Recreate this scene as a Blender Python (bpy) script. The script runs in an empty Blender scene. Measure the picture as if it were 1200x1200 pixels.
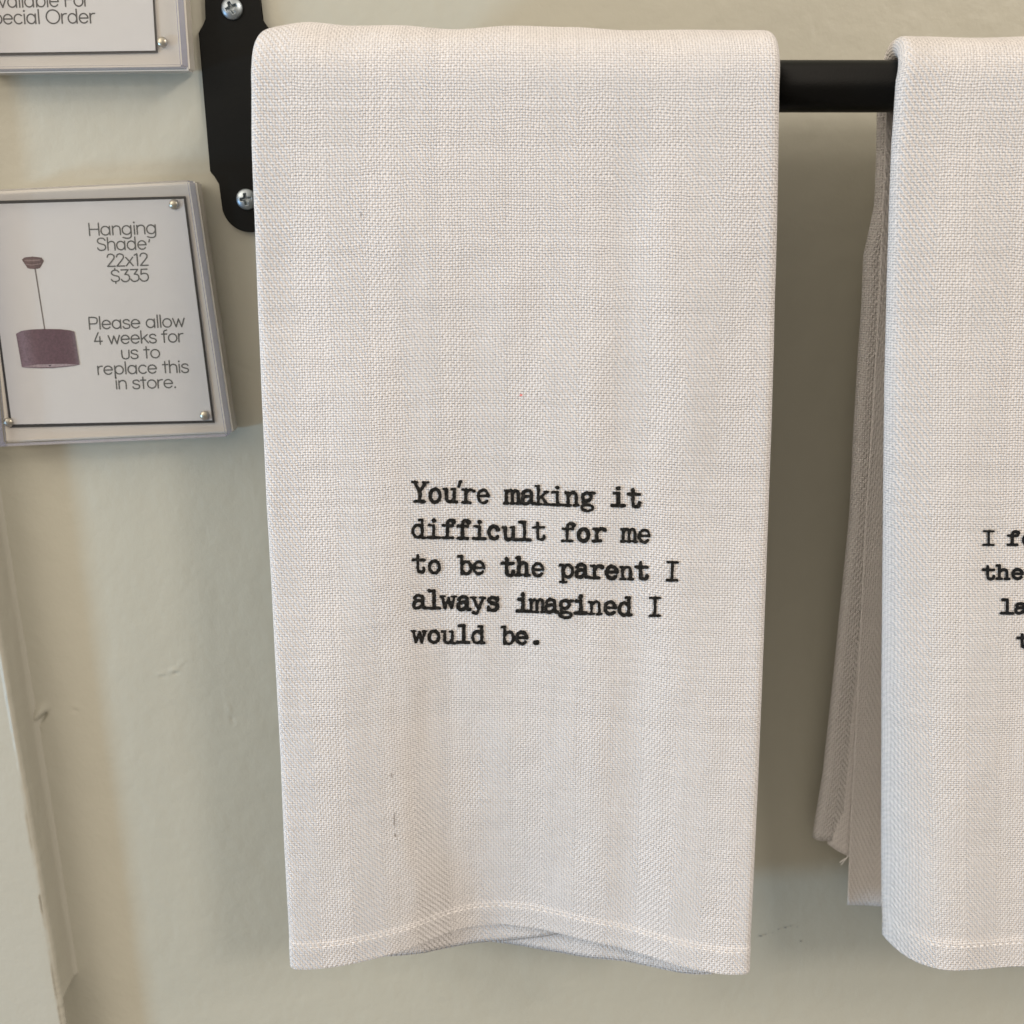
import bpy, bmesh, math, random
import numpy as np
from mathutils import Vector

# ------------------------------------------------------------------ camera, world, lamps, exposure
S = bpy.context.scene
COL = S.collection
EYE = 1.45                       # camera height above the floor (m)
PITCH = math.radians(15.0)
FPX = 1203.0                     # focal length in photo pixels (1200 px frame)
cp, sp = math.cos(PITCH), math.sin(PITCH)

cam_d = bpy.data.cameras.new('camera')
cam = bpy.data.objects.new('camera', cam_d); COL.objects.link(cam)
cam.location = (0, 0, EYE); cam.rotation_euler = (math.radians(90) - PITCH, 0, 0)
cam_d.sensor_width = 36.0; cam_d.lens = 36.0 * FPX / 1200.0
cam_d.clip_start = 0.01; cam_d.clip_end = 50
cam_d.dof.use_dof = True; cam_d.dof.focus_distance = 0.425; cam_d.dof.aperture_fstop = 11.0
S.camera = cam

W = bpy.data.worlds.new('World'); S.world = W; W.use_nodes = True
bg = W.node_tree.nodes['Background']
# the room around: bright ceiling and left side, darker towards the floor and behind the camera
_n = W.node_tree.nodes; _l = W.node_tree.links
_tc = _n.new('ShaderNodeTexCoord'); _sx = _n.new('ShaderNodeSeparateXYZ'); _l.new(_tc.outputs['Generated'], _sx.inputs[0])
def _map(src, a, b, c, d):
    m = _n.new('ShaderNodeMapRange'); m.interpolation_type = 'SMOOTHSTEP'
    for k, v in zip((1, 2, 3, 4), (a, b, c, d)): m.inputs[k].default_value = v
    _l.new(src, m.inputs[0]); return m.outputs[0]
_ad = _n.new('ShaderNodeMath'); _ad.operation = 'ADD'
_l.new(_map(_sx.outputs[2], -0.20, 0.65, 0.24, 0.80), _ad.inputs[0]); _mu = _n.new('ShaderNodeMath'); _mu.operation = 'MULTIPLY'
_l.new(_map(_sx.outputs[0], 0.1, -0.9, 0.0, 1.55), _mu.inputs[0]); _l.new(_map(_sx.outputs[2], -0.12, 0.30, 0.05, 1.0), _mu.inputs[1]); _l.new(_mu.outputs[0], _ad.inputs[1])
bg.inputs[0].default_value = (1.0, 0.89, 0.76, 1); _l.new(_ad.outputs[0], bg.inputs[1])

def lamp(name, az, el, dist, size, power, color, target=(0.0, 0.42, EYE - 0.12)):
    """area lamp seen from the target at azimuth az (right +) and elevation el"""
    a, e = math.radians(az), math.radians(el)
    d = Vector((math.sin(a) * math.cos(e), -math.cos(a) * math.cos(e), math.sin(e)))
    L = bpy.data.lights.new(name, 'AREA'); L.shape = 'DISK'; L.size = size
    L.energy = power; L.color = color
    o = bpy.data.objects.new(name, L); COL.objects.link(o)
    o.location = Vector(target) + d * dist
    o.rotation_euler = (-d).to_track_quat('-Z', 'Y').to_euler()
    return o
lamp('ceiling_lamp_front', 38, 25, 3.2, 0.56, 27.0, (1.0, 0.91, 0.83), (-0.02, 0.42, EYE - 0.02))
lamp('ceiling_lamp_side', 52, 30, 3.2, 0.42, 14.0, (1.0, 0.91, 0.83), (-0.04, 0.42, EYE - 0.02))
lamp('lamp_near_left', -47, 26, 0.85, 0.60, 2.0, (1.0, 0.91, 0.78), (-0.24, 0.46, EYE))
lamp('window_light', -67, -9, 2.4, 0.30, 30, (0.36, 0.66, 1.0), (-0.06, 0.44, EYE - 0.18))

vs = S.view_settings
vs.view_transform = 'Standard'; vs.look = 'None'; vs.exposure = 0.22; vs.gamma = 1.0
vs.use_curve_mapping = False
S.cycles.use_denoising = True
S.cycles.transparent_max_bounces = 24
S.cycles.max_bounces = 10

# ------------------------------------------------------------------ helpers
def ray(px, py):
    dx = (np.asarray(px, float) - 600.0) / FPX; dy = (600.0 - np.asarray(py, float)) / FPX
    return dx, cp + dy * sp, -sp + dy * cp
def at_y(px, py, Y):
    """point (X, Z) where the line of sight meets the upright plane at distance Y"""
    a, b, c = ray(px, py); t = Y / b
    return a * t, EYE + c * t
def at_z(px, py, Z):
    a, b, c = ray(px, py); t = (Z - EYE) / c
    return a * t, b * t

rng = np.random.RandomState(7)
def vnoise(x, y, seed=0):
    r = np.random.RandomState(seed); T = r.rand(64, 64) * 2 - 1
    x = np.asarray(x, float); y = np.asarray(y, float)
    xi = np.floor(x).astype(int); yi = np.floor(y).astype(int)
    fx = x - xi; fy = y - yi; fx = fx * fx * (3 - 2 * fx); fy = fy * fy * (3 - 2 * fy)
    g = lambda i, j: T[i % 64, j % 64]
    return (g(xi, yi) * (1 - fx) + g(xi + 1, yi) * fx) * (1 - fy) + (g(xi, yi + 1) * (1 - fx) + g(xi + 1, yi + 1) * fx) * fy
def sstep(a, b, x):
    t = np.clip((np.asarray(x, float) - a) / (b - a), 0, 1); return t * t * (3 - 2 * t)

def link(name, me, mat, parent=None, smooth=True):
    if mat is not None: me.materials.append(mat)
    if smooth: me.polygons.foreach_set('use_smooth', np.ones(len(me.polygons), bool))
    o = bpy.data.objects.new(name, me); COL.objects.link(o)
    if parent: o.parent = parent
    return o
def grid(name, X, Y, Z, mat, parent=None, uv=None, flip=False):
    """a sheet from 2-D coordinate arrays"""
    n, m = X.shape
    me = bpy.data.meshes.new(name)
    co = np.stack([X, Y, Z], -1).reshape(-1, 3)
    idx = np.arange(n * m).reshape(n, m)
    q = np.stack([idx[:-1, :-1], idx[:-1, 1:], idx[1:, 1:], idx[1:, :-1]], -1).reshape(-1, 4)
    if flip: q = q[:, ::-1]
    me.vertices.add(n * m); me.vertices.foreach_set('co', co.astype(np.float32).ravel())
    me.loops.add(q.size); me.loops.foreach_set('vertex_index', q.astype(np.int32).ravel())
    me.polygons.add(len(q)); me.polygons.foreach_set('loop_start', np.arange(0, q.size, 4, dtype=np.int32))
    if uv is not None:
        l = me.uv_layers.new(name='UVMap')
        u = np.stack(uv, -1).reshape(-1, 2)[q.ravel()]
        l.data.foreach_set('uv', u.astype(np.float32).ravel())
    me.update(calc_edges=True); me.validate()
    return link(name, me, mat, parent)
def mesh(name, verts, faces, mat, parent=None, smooth=False, uv=None):
    me = bpy.data.meshes.new(name); me.from_pydata([tuple(map(float, v)) for v in verts], [], faces)
    if uv is not None:
        l = me.uv_layers.new(name='UVMap')
        for i, lp in enumerate(me.loops): l.data[i].uv = uv[lp.vertex_index]
    me.update()
    return link(name, me, mat, parent, smooth)
def from_bm(name, bm, mat, parent=None, smooth=True):
    bmesh.ops.recalc_face_normals(bm, faces=bm.faces)
    me = bpy.data.meshes.new(name); bm.to_mesh(me); bm.free()
    return link(name, me, mat, parent, smooth)
def solidify(o, th, offset=-1):
    m = o.modifiers.new('cloth', 'SOLIDIFY'); m.thickness = th; m.offset = offset; m.use_rim = True
def thing(name, label, cat, loc, group=None):
    o = bpy.data.objects.new(name, None); COL.objects.link(o); o.location = loc
    o.empty_display_size = 0.01
    o['label'] = label; o['category'] = cat
    if group: o['group'] = group
    return o
def adopt(root):
    """keep the parts where they were built (world coordinates)"""
    bpy.context.view_layer.update()
    for ch in root.children: ch.matrix_parent_inverse = root.matrix_world.inverted()
def prism(name, outline, y0, y1, mat, parent=None, bevel=0.0, smooth=False):
    """solid with an X-Z outline between two depths"""
    bm = bmesh.new()
    f = [bm.verts.new((x, y0, z)) for x, z in outline]; b = [bm.verts.new((x, y1, z)) for x, z in outline]
    bm.faces.new(f); bm.faces.new(b[::-1]); n = len(f)
    for i in range(n): bm.faces.new((f[i], b[i], b[(i + 1) % n], f[(i + 1) % n]))
    if bevel: bmesh.ops.bevel(bm, geom=[e for e in bm.edges if len({v.co.y for v in e.verts}) == 1], offset=bevel, segments=2, affect='EDGES')
    return from_bm(name, bm, mat, parent, smooth)

# ------------------------------------------------------------------ materials
def nmat(name):
    m = bpy.data.materials.new(name); m.use_nodes = True
    return m, m.node_tree, m.node_tree.nodes['Principled BSDF']
class NB:
    def __init__(s, nt): s.nt = nt
    def m(s, op, a, b=0.0, c=0.0):
        n = s.nt.nodes.new('ShaderNodeMath'); n.operation = op
        for i, v in enumerate((a, b, c)):
            if isinstance(v, (int, float)): n.inputs[i].default_value = v
            else: s.nt.links.new(v, n.inputs[i])
        return n.outputs[0]
    def noise(s, vec, scale, detail=2.0, rough=0.5):
        n = s.nt.nodes.new('ShaderNodeTexNoise'); n.inputs['Scale'].default_value = scale
        n.inputs['Detail'].default_value = detail; n.inputs['Roughness'].default_value = rough
        if vec is not None: s.nt.links.new(vec, n.inputs['Vector'])
        return n.outputs['Fac']
    def mixc(s, f, a, b):
        n = s.nt.nodes.new('ShaderNodeMix'); n.data_type = 'RGBA'
        if isinstance(f, (int, float)): n.inputs[0].default_value = f
        else: s.nt.links.new(f, n.inputs[0])
        for sock, v in ((n.inputs[6], a), (n.inputs[7], b)):
            if isinstance(v, tuple): sock.default_value = (*v, 1)
            else: s.nt.links.new(v, sock)
        return n.outputs[2]
    def bump(s, h, strength, dist, normal=None):
        n = s.nt.nodes.new('ShaderNodeBump'); n.inputs['Strength'].default_value = strength
        n.inputs['Distance'].default_value = dist; s.nt.links.new(h, n.inputs['Height'])
        if normal is not None: s.nt.links.new(normal, n.inputs['Normal'])
        return n.outputs[0]
    def coord(s, which):
        n = s.nt.nodes.new('ShaderNodeTexCoord'); return n.outputs[which]

def weave(nb, phase=0.0):
    """height field of the herringbone cloth from its UV (metres): returns height, hole, slub"""
    nt = nb.nt
    uvn = nt.nodes.new('ShaderNodeUVMap'); uvn.uv_map = 'UVMap'
    sep = nt.nodes.new('ShaderNodeSeparateXYZ'); nt.links.new(uvn.outputs[0], sep.inputs[0])
    wob = nb.noise(uvn.outputs[0], 90.0, 2.0)
    wob2 = nb.noise(uvn.outputs[0], 37.0, 3.0)
    u = nb.m('ADD', nb.m('DIVIDE', sep.outputs[0], 0.00113), nb.m('MULTIPLY', nb.m('SUBTRACT', wob2, 0.5), 1.3))
    v = nb.m('ADD', nb.m('DIVIDE', sep.outputs[1], 0.00105), nb.m('MULTIPLY', nb.m('SUBTRACT', wob, 0.5), 1.6))
    band = nb.m('FLOOR', nb.m('DIVIDE', nb.m('ADD', u, 395.43 + phase), 12.7))
    dirn = nb.m('SUBTRACT', nb.m('MULTIPLY', nb.m('MODULO', band, 2.0), 2.0), 1.0)
    tw = nb.m('ADD', nb.m('MULTIPLY', nb.m('MULTIPLY', u, dirn), 0.5), nb.m('DIVIDE', v, 3.2))
    T = nb.m('SINE', nb.m('MULTIPLY', tw, 2 * math.pi))
    low = nb.m('MULTIPLY', nb.m('SUBTRACT', EYE - 0.20, sep.outputs[1]), 7.0); low = nb.m('MINIMUM', nb.m('MAXIMUM', low, 0.0), 1.0)
    rim = nb.m('MINIMUM', nb.m('MAXIMUM', nb.m('MULTIPLY', nb.m('SUBTRACT', 0.016, sep.outputs[0]), 120.0), 0.0), 1.0)
    loose = nb.m('ADD', nb.m('MULTIPLY', low, 0.30), nb.m('MULTIPLY', rim, 0.35))     # slacker threads: the twill shows more
    twb = nb.m('MULTIPLY', T, nb.m('ADD', loose, nb.m('ADD', nb.m('MULTIPLY', nb.noise(uvn.outputs[0], 14.0, 2.0), 1.1), -0.12)))
    # threads over and under: a rounded ridge along v in one set of cells and along u in the other
    up = nb.m('ADD', u, 400.0); vp = nb.m('ADD', v, 4000.0)
    iu = nb.m('FLOOR', up); jv = nb.m('FLOOR', vp)
    fu = nb.m('SUBTRACT', nb.m('FRACT', up), 0.5); fv = nb.m('SUBTRACT', nb.m('FRACT', vp), 0.5)
    pu = nb.m('SUBTRACT', 1.0, nb.m('MULTIPLY', nb.m('MULTIPLY', fu, fu), 4.0))
    pv = nb.m('SUBTRACT', 1.0, nb.m('MULTIPLY', nb.m('MULTIPLY', fv, fv), 4.0))
    def wn(a, k):
        w = nt.nodes.new('ShaderNodeTexWhiteNoise'); w.noise_dimensions = '1D'
        nt.links.new(nb.m('ADD', a, k), w.inputs['W']); return w.outputs['Value']
    tu, tv = wn(iu, 0.37), wn(jv, 7.71)                    # every thread has its own thickness
    hu = nb.m('MULTIPLY', pu, nb.m('ADD', nb.m('MULTIPLY', tu, 0.5), 0.70)); hv = nb.m('MULTIPLY', pv, nb.m('ADD', nb.m('MULTIPLY', tv, 0.5), 0.70))
    chk = nb.m('MODULO', nb.m('ADD', iu, jv), 2.0)
    plain = nb.m('ADD', nb.m('MULTIPLY', chk, nb.m('MULTIPLY', hu, nb.m('ADD', nb.m('MULTIPLY', pv, 0.45), 0.55))),
                 nb.m('MULTIPLY', nb.m('SUBTRACT', 1.0, chk), nb.m('MULTIPLY', hv, nb.m('ADD', nb.m('MULTIPLY', pu, 0.45), 0.55))))
    jit = nb.noise(uvn.outputs[0], 700.0, 1.0)
    eu = nb.m('MULTIPLY', nb.m('MULTIPLY', fu, fu), 4.0); ev = nb.m('MULTIPLY', nb.m('MULTIPLY', fv, fv), 4.0)
    g = nb.m('MULTIPLY', nb.m('MULTIPLY', eu, ev), nb.m('ADD', nb.m('MULTIPLY', jit, 2.2), -0.1))   # gaps at the thread crossings
    fine = nb.noise(uvn.outputs[0], 1500.0, 2.0)
    h = nb.m('ADD', nb.m('MULTIPLY', twb, nb.m('ADD', nb.m('MULTIPLY', dirn, 0.14), 0.50)), nb.m('MULTIPLY', plain, 0.85))
    h = nb.m('ADD', h, nb.m('MULTIPLY', fine, 0.30))
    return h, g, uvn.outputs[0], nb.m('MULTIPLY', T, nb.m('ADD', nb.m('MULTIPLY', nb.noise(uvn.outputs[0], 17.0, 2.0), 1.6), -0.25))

def cloth_mat(name, c1, c2, phase=0.0, hole=0.62, relief=0.00045):
    m, nt, b = nmat(name); nb = NB(nt)
    h, g, uv, fl = weave(nb, phase)
    # twill ridges coloured a little whiter, painting in the light their relief would catch
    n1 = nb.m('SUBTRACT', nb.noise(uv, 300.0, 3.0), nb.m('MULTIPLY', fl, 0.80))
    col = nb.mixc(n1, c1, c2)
    nt.links.new(col, b.inputs['Base Color'])
    b.inputs['Roughness'].default_value = 0.92
    b.inputs['Specular IOR Level'].default_value = 0.12
    b.inputs['Sheen Weight'].default_value = 0.12; b.inputs['Sheen Roughness'].default_value = 0.6
    nt.links.new(nb.bump(h, 1.0, relief), b.inputs['Normal'])
    # the small openings between the threads: there one looks through to the layer behind
    tr = nt.nodes.new('ShaderNodeBsdfTransparent'); mx = nt.nodes.new('ShaderNodeMixShader')
    fac = nb.m('MULTIPLY', nb.m('POWER', nb.m('MAXIMUM', g, 0.0), 1.2), hole)
    nt.links.new(nb.m('MINIMUM', fac, 0.6), mx.inputs[0])
    nt.links.new(b.outputs[0], mx.inputs[1]); nt.links.new(tr.outputs[0], mx.inputs[2])
    nt.links.new(mx.outputs[0], nt.nodes['Material Output'].inputs[0])
    return m

M = {}
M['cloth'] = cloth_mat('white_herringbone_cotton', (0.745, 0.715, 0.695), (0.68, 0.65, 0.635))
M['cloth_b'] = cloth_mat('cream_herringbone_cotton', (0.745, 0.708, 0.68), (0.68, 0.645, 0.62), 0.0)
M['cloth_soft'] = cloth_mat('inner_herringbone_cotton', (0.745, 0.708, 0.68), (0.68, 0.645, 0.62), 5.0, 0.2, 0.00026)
m, nt, b = nmat('white_sewing_thread'); b.inputs['Base Color'].default_value = (0.76, 0.73, 0.705, 1); b.inputs['Roughness'].default_value = 0.8
M['thread'] = m
def ink_mat(name, col, spread):
    m, nt, b = nmat(name); nb = NB(nt)
    h, g, uv, _ = weave(nb)
    c = nb.mixc(nb.m('MULTIPLY', nb.m('POWER', nb.noise(uv, 800.0, 2.0), 3.0), spread), col, (0.16, 0.15, 0.14))
    nt.links.new(c, b.inputs['Base Color']); b.inputs['Roughness'].default_value = 0.85
    b.inputs['Specular IOR Level'].default_value = 0.06
    nt.links.new(nb.bump(h, 0.7, 0.00045), b.inputs['Normal'])
    return m
M['ink'] = ink_mat('black_fabric_ink', (0.008, 0.008, 0.007), 0.55)
M['ink_b'] = ink_mat('dark_fabric_ink', (0.010, 0.011, 0.012), 0.3)

def paint_mat(name, col, col2, rough=0.42):
    m, nt, b = nmat(name); nb = NB(nt); oc = nb.coord('Object')
    n = nb.noise(oc, 9.0, 4.0)
    nt.links.new(nb.mixc(n, col, col2), b.inputs['Base Color'])
    b.inputs['Roughness'].default_value = rough
    b.inputs['Specular IOR Level'].default_value = 0.35
    h = nb.m('ADD', nb.m('MULTIPLY', nb.noise(oc, 420.0, 3.0), 0.4), nb.noise(oc, 110.0, 3.0))
    nt.links.new(nb.bump(h, 0.48, 0.0006), b.inputs['Normal'])
    return m
M['paint'] = paint_mat('cream_wall_paint', (0.437, 0.421, 0.344), (0.412, 0.398, 0.330))
M['trim'] = paint_mat('cream_trim_paint', (0.43, 0.41, 0.345), (0.40, 0.385, 0.32))
m, nt, b = nmat('black_powder_coat'); nb = NB(nt); oc = nb.coord('Object')
b.inputs['Base Color'].default_value = (0.0045, 0.0045, 0.0036, 1); b.inputs['Roughness'].default_value = 0.5
b.inputs['Specular IOR Level'].default_value = 0.14
nt.links.new(nb.bump(nb.noise(oc, 2200.0, 2.0), 0.25, 0.0002), b.inputs['Normal'])
M['black'] = m
m, nt, b = nmat('satin_black_tube'); nb = NB(nt); oc = nb.coord('Object')
b.inputs['Base Color'].default_value = (0.0015, 0.0015, 0.0012, 1); b.inputs['Roughness'].default_value = 0.30
b.inputs['Specular IOR Level'].default_value = 0.20
nt.links.new(nb.bump(nb.noise(oc, 1600.0, 2.0), 0.35, 0.0002), b.inputs['Normal'])
M['tube'] = m
m, nt, b = nmat('zinc_screw_metal'); b.inputs['Base Color'].default_value = (0.36, 0.40, 0.42, 1)
b.inputs['Metallic'].default_value = 1.0; b.inputs['Roughness'].default_value = 0.42
M['zinc'] = m
m, nt, b = nmat('magnet_nickel'); b.inputs['Base Color'].default_value = (0.44, 0.41, 0.335, 1)
b.inputs['Metallic'].default_value = 0.9; b.inputs['Roughness'].default_value = 0.32
M['nickel'] = m
m, nt, b = nmat('card_paper'); nb = NB(nt); oc = nb.coord('Object')
nt.links.new(nb.mixc(nb.noise(oc, 300.0, 2.0), (0.61, 0.605, 0.605), (0.585, 0.58, 0.58)), b.inputs['Base Color'])
b.inputs['Roughness'].default_value = 0.6; M['card'] = m
m, nt, b = nmat('black_backing_card'); b.inputs['Base Color'].default_value = (0.012, 0.012, 0.012, 1); b.inputs['Roughness'].default_value = 0.7
M['backing'] = m
for key, c in (('print', (0.085, 0.088, 0.085)), ('print_dark', (0.045, 0.045, 0.048))):
    m, nt, b = nmat('card_' + key); b.inputs['Base Color'].default_value = (*c, 1); b.inputs['Roughness'].default_value = 0.7; M[key] = m
m, nt, b = nmat('printed_picture'); nb = NB(nt)
at = nt.nodes.new('ShaderNodeAttribute'); at.attribute_name = 'Col'
tn = nb.m('ADD', nb.m('MULTIPLY', nb.noise(nb.coord('Object'), 1300.0, 3.0), 1.1), 0.45)
vm = nt.nodes.new('ShaderNodeVectorMath'); vm.operation = 'SCALE'
nt.links.new(at.outputs['Color'], vm.inputs[0]); nt.links.new(tn, vm.inputs['Scale'])
nt.links.new(vm.outputs[0], b.inputs['Base Color']); b.inputs['Roughness'].default_value = 0.6
M['picture'] = m
def acrylic(name, tint, gloss_rough, painted_refl, painted_refl_col):
    m, nt, b = nmat(name); nt.nodes.remove(b)
    tr = nt.nodes.new('ShaderNodeBsdfTransparent'); tr.inputs[0].default_value = (*tint, 1)
    gl = nt.nodes.new('ShaderNodeBsdfGlossy'); gl.inputs['Roughness'].default_value = gloss_rough
    fr = nt.nodes.new('ShaderNodeFresnel'); ge = nt.nodes.new('ShaderNodeNewGeometry'); mr = nt.nodes.new('ShaderNodeMapRange')   # same reflectance from either side of a face
    mr.inputs[3].default_value = 1.49; mr.inputs[4].default_value = 1 / 1.49
    nt.links.new(ge.outputs['Backfacing'], mr.inputs[0]); nt.links.new(mr.outputs[0], fr.inputs[0])
    mx = nt.nodes.new('ShaderNodeMixShader'); nt.links.new(fr.outputs[0], mx.inputs[0])
    df = nt.nodes.new('ShaderNodeBsdfDiffuse'); df.inputs[0].default_value = (*painted_refl_col, 1)
    m2 = nt.nodes.new('ShaderNodeMixShader'); m2.inputs[0].default_value = painted_refl
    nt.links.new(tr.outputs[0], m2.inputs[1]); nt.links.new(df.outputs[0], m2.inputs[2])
    nt.links.new(m2.outputs[0], mx.inputs[1]); nt.links.new(gl.outputs[0], mx.inputs[2])
    nt.links.new(mx.outputs[0], nt.nodes['Material Output'].inputs[0])
    return m
M['acrylic'] = acrylic('clear_acrylic_face', (0.955, 0.95, 0.94), 0.03, 0.0, (0.7, 0.68, 0.65))
M['acrylic_bevel'] = acrylic('acrylic_bevel_painted_glint', (0.97, 0.97, 0.98), 0.06, 0.45, (0.86, 0.86, 0.90))  # pale diffuse tone paints a glint along the bevels
M['acrylic_back'] = acrylic('acrylic_back_painted_glow', (0.98, 0.975, 0.965), 0.05, 0.60, (0.90, 0.86, 0.80))  # milky tone painted in for light reflected inside the clear slab
M['acrylic_edge'] = acrylic('acrylic_edge_painted_reflection', (0.90, 0.91, 0.97), 0.10, 0.55, (0.44, 0.46, 0.62))  # lavender diffuse colour paints the reflected stripe on the side faces
M['acrylic_edge_back'] = acrylic('acrylic_rear_edge_painted_reflection', (0.95, 0.94, 0.92), 0.15, 0.55, (0.62, 0.585, 0.53))  # beige diffuse colour paints the reflection in the rear slab's sides
m, nt, b = nmat('dark_scuff'); b.inputs['Base Color'].default_value = (0.20, 0.195, 0.18, 1); b.inputs['Roughness'].default_value = 0.8
M['scuff'] = m
m, nt, b = nmat('red_lint'); b.inputs['Base Color'].default_value = (0.75, 0.22, 0.20, 1); b.inputs['Roughness'].default_value = 0.9
M['lint'] = m
m, nt, b = nmat('grey_slub'); b.inputs['Base Color'].default_value = (0.30, 0.27, 0.25, 1); b.inputs['Roughness'].default_value = 0.9
M['slub'] = m

# ------------------------------------------------------------------ wall and trim board
WALL = 0.485
def fine_axis(lo, hi, a, b, step, coarse):
    return np.unique(np.round(np.concatenate([np.arange(lo, a, coarse), np.arange(a, b, step), np.arange(b, hi + 1e-6, coarse)]), 6))
gx = fine_axis(-1.0, 1.0, -0.33, 0.33, 0.001, 0.03)
gz = EYE + fine_axis(-1.0, 0.7, -0.47, 0.13, 0.001, 0.03)
GX, GZ = np.meshgrid(gx, gz)
GY = np.full_like(GX, WALL)
GY += 0.00035 * vnoise(GX * 25 + 9, GZ * 14, 1) + 0.00012 * vnoise(GX * 90, GZ * 55, 2) + 0.00005 * vnoise(GX * 300, GZ * 200, 3)
def pit(px, py, length, width, ang, depth, rim=0.0):
    x, z = at_y(px, py, WALL)
    ca, sa = math.cos(ang), math.sin(ang)
    a = (GX - x) * ca + (GZ - z) * sa; b_ = -(GX - x) * sa + (GZ - z) * ca
    r = (a / length) ** 2 + (b_ / width) ** 2
    out = depth * np.exp(-r * 1.4)
    if rim: out = out - rim * np.exp(-((a / (length * 1.3)) ** 2 + ((b_ - width * 2.2) / (width * 2.0)) ** 2))
    return out
GY += pit(49, 842, 0.0044, 0.0012, math.radians(50), 0.0042, 0.0024)
GY += pit(40, 860, 0.004, 0.003, 0.6, 0.0007)
GY += pit(190, 793, 0.002, 0.0006, 0.2, 0.0005, 0.0003) + pit(205, 789, 0.0018, 0.0007, 0.3, 0.0008, 0.0005)
GY += pit(215, 780, 0.002, 0.0006, 0.8, 0.0003, 0.0002) + pit(88, 833, 0.002, 0.001, -0.3, 0.0004, 0.0002)
GY += pit(272, 843, 0.001, 0.003, 0.2, 0.0004, 0.0002) + pit(955, 34, 0.0008, 0.003, 0.1, 0.0003)
GY += pit(286, 432, 0.007, 0.0006, -0.45, 0.0005)
wall = grid('wall', GX, GY, GZ, M['paint'], flip=False)
wall['label'] = 'cream painted wall with small dents and scuffs behind the towels'; wall['category'] = 'wall'
# dark scuffs below the gap between the towels
bm = bmesh.new(); rs = random.Random(4)
for px, py, r in ((891, 1096, 1.7), (897, 1094, 0.9), (912, 1088, 1.0), (920, 1086, 1.3), (926, 1084, 0.9), (938, 1102, 1.2), (905, 1092, 0.7), (934, 1085, 0.7)):
    x, z = at_y(px, py, WALL); k = r * 0.00032
    vs_ = [bm.verts.new((x + k * (1.5 + 0.6 * rs.random()) * math.cos(t * 0.7854), WALL - 0.0007, z + k * (0.6 + 0.6 * rs.random()) * math.sin(t * 0.7854))) for t in range(8)]
    bm.faces.new(vs_)
sc = from_bm('scuff_mark', bm, M['scuff'], wall, False)

# trim board: painted, proud of the wall, with a broken strip of filler at its side
TRIM_Y = 0.466
xa, za = at_y(0, 740, TRIM_Y); xb, zb = at_y(71, 1165, TRIM_Y)
tz = np.concatenate([np.arange(EYE - 0.95, EYE - 0.47, 0.02), np.arange(EYE - 0.47, EYE - 0.10, 0.0008), np.arange(EYE - 0.10, EYE + 0.6, 0.03)])
slope = (xb - xa) / (zb - za)
edge = xa + slope * (tz - za)
dep = np.concatenate([-np.linspace(0.5, 0.012, 12), -np.linspace(0.011, 0.0022, 8)])     # along the face (X offset)
_, zn1 = at_y(66, 1166, 0.470); _, zn2 = at_y(87, 1141, WALL)
rowsX, rowsY = [], []
R = 0.0020
for z, e in zip(tz, edge):
    wob = 0.0004 * vnoise(z * 45, 3, 5) + 0.00012 * vnoise(z * 300, 8, 6)
    chip = 0.0009 * float(sstep(EYE - 0.375, EYE - 0.40, z)) * abs(float(vnoise(z * 500, 1, 8)))
    xs = list(e + dep); ys = [TRIM_Y + 0.0003 * float(vnoise((e + d) * 60, z * 25, 9)) for d in dep]
    for a in np.linspace(0, math.pi / 2, 7):
        xs.append(e + wob - chip - R + R * math.sin(a)); ys.append(TRIM_Y + R - R * math.cos(a))
    for t in np.linspace(0, 1, 16)[1:]:
        y = TRIM_Y + R + t * (WALL + 0.001 - TRIM_Y - R)
        zn = zn1 + (zn2 - zn1) * np.clip((y - 0.470) / (WALL - 0.470), 0, 1) ** 0.8
        rec = 0.009 * float(sstep(zn, zn - 0.0018, z)) * float(sstep(0.4685, 0.4695, y))
        fillet = 0.0022 * max(0.0, (t - 0.75) / 0.25) ** 2 * (1 if rec < 0.001 else 0)
        xs.append(e + wob * (1 - t) + fillet - rec + 0.00014 * float(vnoise(z * 60, t * 4, 11))); ys.append(y)
    rowsX.append(xs); rowsY.append(ys)
TX, TY = np.array(rowsX), np.array(rowsY); TZ = np.repeat(tz[:, None], TX.shape[1], 1)
trim = grid('trim_board', TX, TY, TZ, M['trim'])
trim['label'] = 'cream painted upright trim board with chipped edge beside the wall'; trim['category'] = 'trim board'

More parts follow.
